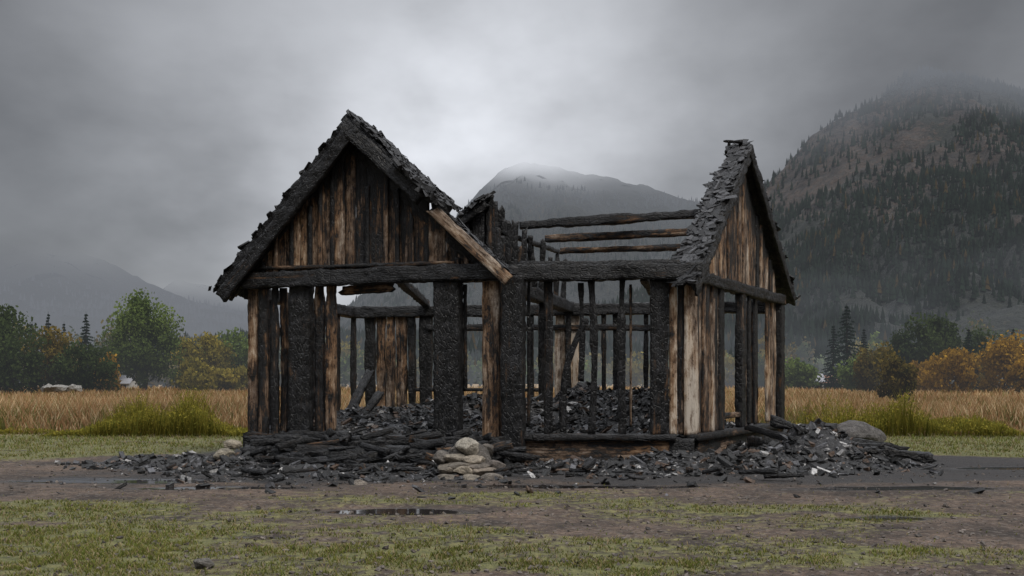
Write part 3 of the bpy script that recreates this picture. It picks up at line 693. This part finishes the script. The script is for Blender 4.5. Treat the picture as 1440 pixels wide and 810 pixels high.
def conifer(name,x,y,h,w,col,dens=1.):
    par=empty(name); a=Acc(); t=Acc(); tube(t,[(x,y,-.1),(x,y,h*.5),(x,y,h)],[h*.018,h*.01,.01],np.array([.04,.03,.025]))
    P=[]
    nt=int(26*dens)
    for i in range(nt):
        f=i/nt; z=h*(.06+.93*f); r=w/2*(1-f)**.85*(.75+.5*random.random())+.04
        for j in range(int(9-4*f)):
            an=random.random()*6.283; m=int(10+14*(1-f)); q=np.linspace(.1,1,m); rr=r*(.7+.5*random.random())
            sp=rng.normal(0,1,(m,3))*np.array([.10,.10,.06])*rr*(1.1-q)[:,None]
            P.append(np.stack([x+math.cos(an)*q*rr,y+math.sin(an)*q*rr,z-q*rr*.28+0*q],-1)+sp)
    P=np.concatenate(P);n=len(P); c=np.array(col)*(.5+.9*rng.random((n,1)))
    leaves(a,P,h*.016*(.6+.8*rng.random(n)),c,.5)
    t.build('trunk',FOL,par);a.build('foliage',FOL,par)
def T(u,Y): return (u-720)/1400*Y
def H(v,Y): return 1.6+(535-v)/1400*Y
DG=((.02,.032,.013),(.058,.08,.026)); MG=((.048,.075,.024),(.15,.20,.05)); YG=((.08,.08,.022),(.28,.22,.04)); GO=((.11,.065,.016),(.42,.24,.03))
broadleaf('broadleaf_tree',T(203,105),105,H(417,105),7.0,13000,.15,*MG,.28,46,.06,.36)
for u,v,Y,w,c,n in [(-8,420,88,6.,DG,5000),(285,463,115,6.8,YG,4500),(1292,442,112,7.0,DG,5500),(1318,432,118,5,DG,4000),(262,480,125,6,MG,3000),(335,465,120,6,MG,3000),(1385,465,115,6,DG,3000),(150,478,130,6,DG,3000)]:
    broadleaf('broadleaf_tree',T(u,Y),Y,H(v,Y),w,n,.18,*c,.2,28,.1,.36)
def shrub(u,v,Y,wpx,c,n=3500,base=0.):
    a=Acc();t=Acc();par=empty('shrub');x=T(u,Y);h=H(v,Y);w=wpx/1400*Y
    for i in range(6):
        an=random.random()*6.28; tube(t,[(x,Y,-.05),(x+math.cos(an)*w*.15,Y+math.sin(an)*w*.15,h*.45),(x+math.cos(an)*w*.3,Y+math.sin(an)*w*.3,h*.8)],[.05,.035,.01],np.array([.04,.032,.025]),5)
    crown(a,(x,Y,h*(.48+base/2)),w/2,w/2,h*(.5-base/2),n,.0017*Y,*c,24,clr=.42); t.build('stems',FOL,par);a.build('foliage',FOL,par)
OD=((.03,.038,.012),(.18,.125,.025))
for u,v,Y,w,c in [(25,458,82,100,DG),(-40,465,85,95,DG),(70,462,86,85,OD),(118,476,84,85,DG),(150,498,90,34,GO),(1230,480,88,55,OD),(1334,486,82,82,GO),(1300,504,90,48,GO),(1415,470,84,85,GO),(1445,486,78,55,GO),(1205,498,105,55,MG),(1370,505,98,45,OD),(272,506,100,55,YG),(320,512,105,65,YG),(1470,466,90,75,DG),(1120,503,120,55,MG)]:
    shrub(u,v,Y,w,c)
shrub(1256,497,50,62,OD,3500,.25)
for u,v,Y,w in [(68,438,125,2.6),(90,452,128,2.4),(121,438,125,3.6),(45,452,130,2.6),(1191,426,118,4.8),(1362,460,112,3.4),(1172,455,124,3.2),(1425,460,118,3.),(1215,460,126,3.),(12,462,100,2.6)]:
    conifer('conifer_tree',T(u,Y),Y,H(v,Y),w,(.016,.030,.018))
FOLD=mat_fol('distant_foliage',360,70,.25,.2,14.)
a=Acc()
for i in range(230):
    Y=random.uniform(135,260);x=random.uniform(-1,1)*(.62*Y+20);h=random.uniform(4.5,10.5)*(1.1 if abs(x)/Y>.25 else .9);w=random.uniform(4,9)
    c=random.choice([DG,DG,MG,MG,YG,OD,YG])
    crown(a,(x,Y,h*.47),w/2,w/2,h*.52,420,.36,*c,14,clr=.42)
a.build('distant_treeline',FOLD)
def farm(x,y,w,d,h,rc):
    par=empty('farmhouse');W=mat_plain('white_wall',(.5,.5,.48));R=mat_plain('roof_tin',rc);dk=mat_plain('dark_window',(.03,.03,.035))
    a=Acc();v=[(x-w/2,y-d/2,0),(x+w/2,y-d/2,0),(x+w/2,y+d/2,0),(x-w/2,y+d/2,0),(x-w/2,y-d/2,h),(x+w/2,y-d/2,h),(x+w/2,y+d/2,h),(x-w/2,y+d/2,h),(x-w/2,y,h+d*.3),(x+w/2,y,h+d*.3)]
    a.add(v,[np.array([[0,1,5,4],[1,2,6,5],[2,3,7,6],[3,0,4,7]]),np.array([[5,6,9],[7,4,8]])]);a.build('walls',W,par)
    a=Acc();o=.3;a.add([(x-w/2-o,y-d/2-o,h-.1),(x+w/2+o,y-d/2-o,h-.1),(x+w/2+o,y,h+d*.3+.08),(x-w/2-o,y,h+d*.3+.08),(x+w/2+o,y+d/2+o,h-.1),(x-w/2-o,y+d/2+o,h-.1)],[np.array([[0,1,2,3],[3,2,4,5]])]);a.build('roof',R,par)
    a=Acc()
    for k in (-.3,0,.3): 
        cx=x+k*w;yy=y-d/2-.03;a.add([(cx-.4,yy,h*.35),(cx+.4,yy,h*.35),(cx+.4,yy,h*.8),(cx-.4,yy,h*.8)],[np.array([[0,1,2,3]])])
    a.build('windows',dk,par)
farm(T(1135,128),128,3.4,3,1.5,(.3,.3,.32));farm(T(168,132),132,3.6,3,1.3,(.3,.3,.32));farm(T(1163,131),131,2.2,2.5,1.4,(.25,.12,.08))

# ------------------------------------------------------------------ mountains
tv=[];tf=[]
for zt,zb,r in ((.62,0.05,.20),(1.,.38,.125)):
    b=len(tv); tv.append((0,0,zt))
    for j in range(5): an=j/5*6.283; tv.append((math.cos(an)*r,math.sin(an)*r,zb+(.08 if j%2 else 0)))
    for j in range(5): tf.append((b,b+1+j,b+1+(j+1)%5))
tv=np.array(tv);tf=np.array(tf)
def mtn(name,pts,Yr,Y0,xr,mat,tmat,ntree,th,amp,rockfn=None,seed=1.,nx=300,nv=150,p=.95,autumn=.04,zcut=(900,950)):
    us=np.array([q[0] for q in pts]);vs=np.array([q[1] for q in pts]); xs=(us-720)/1400*Yr; hs=(535-vs)/1400*Yr
    def hf(X,Yv):
        t=(Yv-Y0)/(Yr-Y0); R=np.interp(X+ (f2(X,Yv,1/90,1/90,3,seed)-.5)*70*np.clip(1-t,0,1),xs,hs)
        tt=np.clip(t,0,1); h=R*tt**p
        gul=np.abs(f2(X,Yv,1/75,1/190,5,seed+3)-.5)*2
        h=h-amp*(1-gul)**2*np.sin(np.pi*tt)*(R/300)+ (f2(X,Yv,1/40,1/40,5,seed+5)-.5)*amp*.9*np.minimum(1,tt*4)*(.35+.65*(1-tt))
        h=h+(f2(X,Yv,1/12,1/12,3,seed+6)-.5)*7*tt
        return h-np.clip(t-1,0,9)*R*1.5-(t<=0)*2-3*(tt<.02)
    X,Yv=np.meshgrid(np.linspace(*xr,nx),Y0+(Yr-Y0)*np.linspace(0,1.35,nv)); Z=hf(X,Yv)
    rk=rockfn(X,Yv,Z) if rockfn else Z*0
    a=Acc();idx=np.arange(nx*nv).reshape(nv,nx)
    a.add(np.stack([X,Yv,Z],-1).reshape(-1,3),[np.stack([idx[:-1,:-1],idx[:-1,1:],idx[1:,1:],idx[1:,:-1]],-1).reshape(-1,4)],rock=rk.ravel())
    a.build(name,mat,smooth=True)
    if ntree:
        x=rng.uniform(*xr,ntree);y=Y0+(Yr-Y0)*rng.random(ntree)**.8*1.02;z=hf(x,y)
        dn=f2(x,y,1/50,1/70,4,seed+8); r=rockfn(x,y,z) if rockfn else x*0
        k=(rng.random(ntree)<np.clip(.25+(dn-.35)*4,0,1)*(1-.85*np.clip(r,0,1))*(1-ss(*zcut,z)))&(np.abs(x)<y*.75+60); x=x[k];y=y[k];z=z[k];dn=dn[k];n=len(x)
        h=th*(.45+.85*rng.random(n)); wd=.8+.5*rng.random(n)
        V=tv[None]*h[:,None,None]*np.stack([wd,wd,np.ones(n)],-1)[:,None,:]
        V=V+np.stack([x,y,z-1],-1)[:,None,:]; F=(tf[None]+np.arange(n)[:,None,None]*len(tv)).reshape(-1,3)
        c=np.array([.013,.021,.014])*(.5+1.1*rng.random((n,1))); au=rng.random(n)<autumn*np.clip((dn-.3)*4,0,2); c[au]=np.array([.06,.043,.018])
        c=np.repeat(c,len(tv),0)
        t=Acc();t.add(V.reshape(-1,3),[F],col=c); t.build(name+'_forest',tmat)
def rockR(X,Y,Z):
    c=np.exp(-(((X-385)/110)**2+((Z-245)/85)**2)**1.3)
    return np.clip(c*1.0+(f2(X,Y,1/35,1/35,5,2.)-.5)*3.4*(c>.04),0,1)
kw=dict(lo=.26,hi=.72,hit=.88,band=85.,hc=(.19,.203,.228))
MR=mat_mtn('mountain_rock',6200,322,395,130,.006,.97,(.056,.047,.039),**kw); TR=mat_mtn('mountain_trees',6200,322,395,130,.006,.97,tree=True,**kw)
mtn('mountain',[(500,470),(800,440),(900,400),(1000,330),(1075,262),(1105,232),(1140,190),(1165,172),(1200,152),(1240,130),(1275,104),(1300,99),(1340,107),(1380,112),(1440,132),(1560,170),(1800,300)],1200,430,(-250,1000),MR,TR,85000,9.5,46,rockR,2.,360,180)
kw=dict(lo=.3,hi=.5,hit=.7,band=100.,hc=(.20,.213,.238),lz=120.)
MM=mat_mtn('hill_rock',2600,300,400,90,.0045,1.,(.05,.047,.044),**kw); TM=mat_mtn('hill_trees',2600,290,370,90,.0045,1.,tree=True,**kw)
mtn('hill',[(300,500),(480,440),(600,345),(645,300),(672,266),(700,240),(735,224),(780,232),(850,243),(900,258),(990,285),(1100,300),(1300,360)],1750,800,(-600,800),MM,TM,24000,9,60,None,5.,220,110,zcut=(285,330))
kw=dict(lo=.35,hi=.85,hit=1.,band=140.,hc=(.185,.197,.222))
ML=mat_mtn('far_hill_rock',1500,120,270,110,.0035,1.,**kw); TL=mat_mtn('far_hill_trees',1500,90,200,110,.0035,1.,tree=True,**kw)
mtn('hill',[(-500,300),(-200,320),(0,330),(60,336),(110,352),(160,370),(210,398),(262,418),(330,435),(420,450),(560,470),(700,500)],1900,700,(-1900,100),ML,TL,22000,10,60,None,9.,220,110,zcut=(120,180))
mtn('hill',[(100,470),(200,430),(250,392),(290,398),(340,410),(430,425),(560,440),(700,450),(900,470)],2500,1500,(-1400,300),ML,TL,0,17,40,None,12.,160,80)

# ------------------------------------------------------------------ sky
w=bpy.data.worlds.new('World');bpy.context.scene.world=w;w.use_nodes=True;t=w.node_tree;t.nodes.clear()
class W(NT):
    def __init__(s): s.t=t
m=W()
out=t.nodes.new('ShaderNodeOutputWorld')
d=m.N('ShaderNodeTexCoord').outputs['Generated']
n1=m.noise(m.vmul(d,(2.2,1.,2.6)),1.3,2,.5)
n2=m.noise(m.vmul(d,(3.2,2.,5.5)),1.3,5,.52)
sep=m.N('ShaderNodeSeparateXYZ',Vector=d).outputs
xx=m.math('ADD',sep[0],m.math('MULTIPLY',m.math('SUBTRACT',n1,.5),.5));zz=m.math('ADD',sep[2],m.math('MULTIPLY',m.math('SUBTRACT',n2,.5),.22))
ax=m.math('DIVIDE',m.math('SUBTRACT',xx,-.01),.26);az=m.math('DIVIDE',m.math('SUBTRACT',zz,.28),.21)
gl=m.math('EXPONENT',m.math('MULTIPLY',m.math('ADD',m.math('MULTIPLY',ax,ax),m.math('MULTIPLY',az,az)),-1.))
fy=m.math('MAXIMUM',sep[1],0.)
gl=m.math('MULTIPLY',gl,fy)
base=m.mr(sep[2],.36,.75,0.,1.5,True)
base=m.math('ADD',base,m.mr(sep[2],0.,.34,.20,.145))
mod=m.mr(n2,.3,.7,.72,1.3)
lum=m.math('MULTIPLY',m.math('ADD',base,m.math('MULTIPLY',gl,.62)),mod)
cc=t.nodes.new('ShaderNodeCombineColor')
t.links.new(m.math('MULTIPLY',lum,.97),cc.inputs[0]);t.links.new(m.math('MULTIPLY',lum,1.0),cc.inputs[1]);t.links.new(m.math('MULTIPLY',lum,1.065),cc.inputs[2])
sky=m.N('ShaderNodeTexSky',_sky_type='NISHITA',_sun_disc=False); sky.sun_elevation=math.radians(48);sky.sun_rotation=math.radians(140)
b1=m.N('ShaderNodeBackground',Color=sky.outputs[0],Strength=.06);b2=m.N('ShaderNodeBackground',Color=cc.outputs[0],Strength=1.)
mx=m.N('ShaderNodeMixShader',i0=.94,i1=b1.outputs[0],i2=b2.outputs[0]);t.links.new(mx.outputs[0],out.inputs[0])
sl=bpy.data.lights.new('sun','SUN');sl.energy=1.5;sl.angle=math.radians(12);sl.color=(1,.93,.83)
so=bpy.data.objects.new('sun',sl);bpy.context.scene.collection.objects.link(so)
az_=math.radians(140);el=math.radians(48)
sdir=Vector((math.sin(az_)*math.cos(el),math.cos(az_)*math.cos(el),math.sin(el)))
so.rotation_euler=sdir.to_track_quat('Z','Y').to_euler()
cd=bpy.data.cameras.new('camera');co=bpy.data.objects.new('camera',cd);bpy.context.scene.collection.objects.link(co)
co.location=(0,0,1.6);co.rotation_euler=(math.radians(90),0,0);cd.sensor_width=36;cd.lens=35;cd.shift_y=130/1440;cd.clip_end=12000
bpy.context.scene.camera=co
sc=bpy.context.scene;sc.view_settings.view_transform='Standard';sc.view_settings.look='None';sc.view_settings.exposure=0
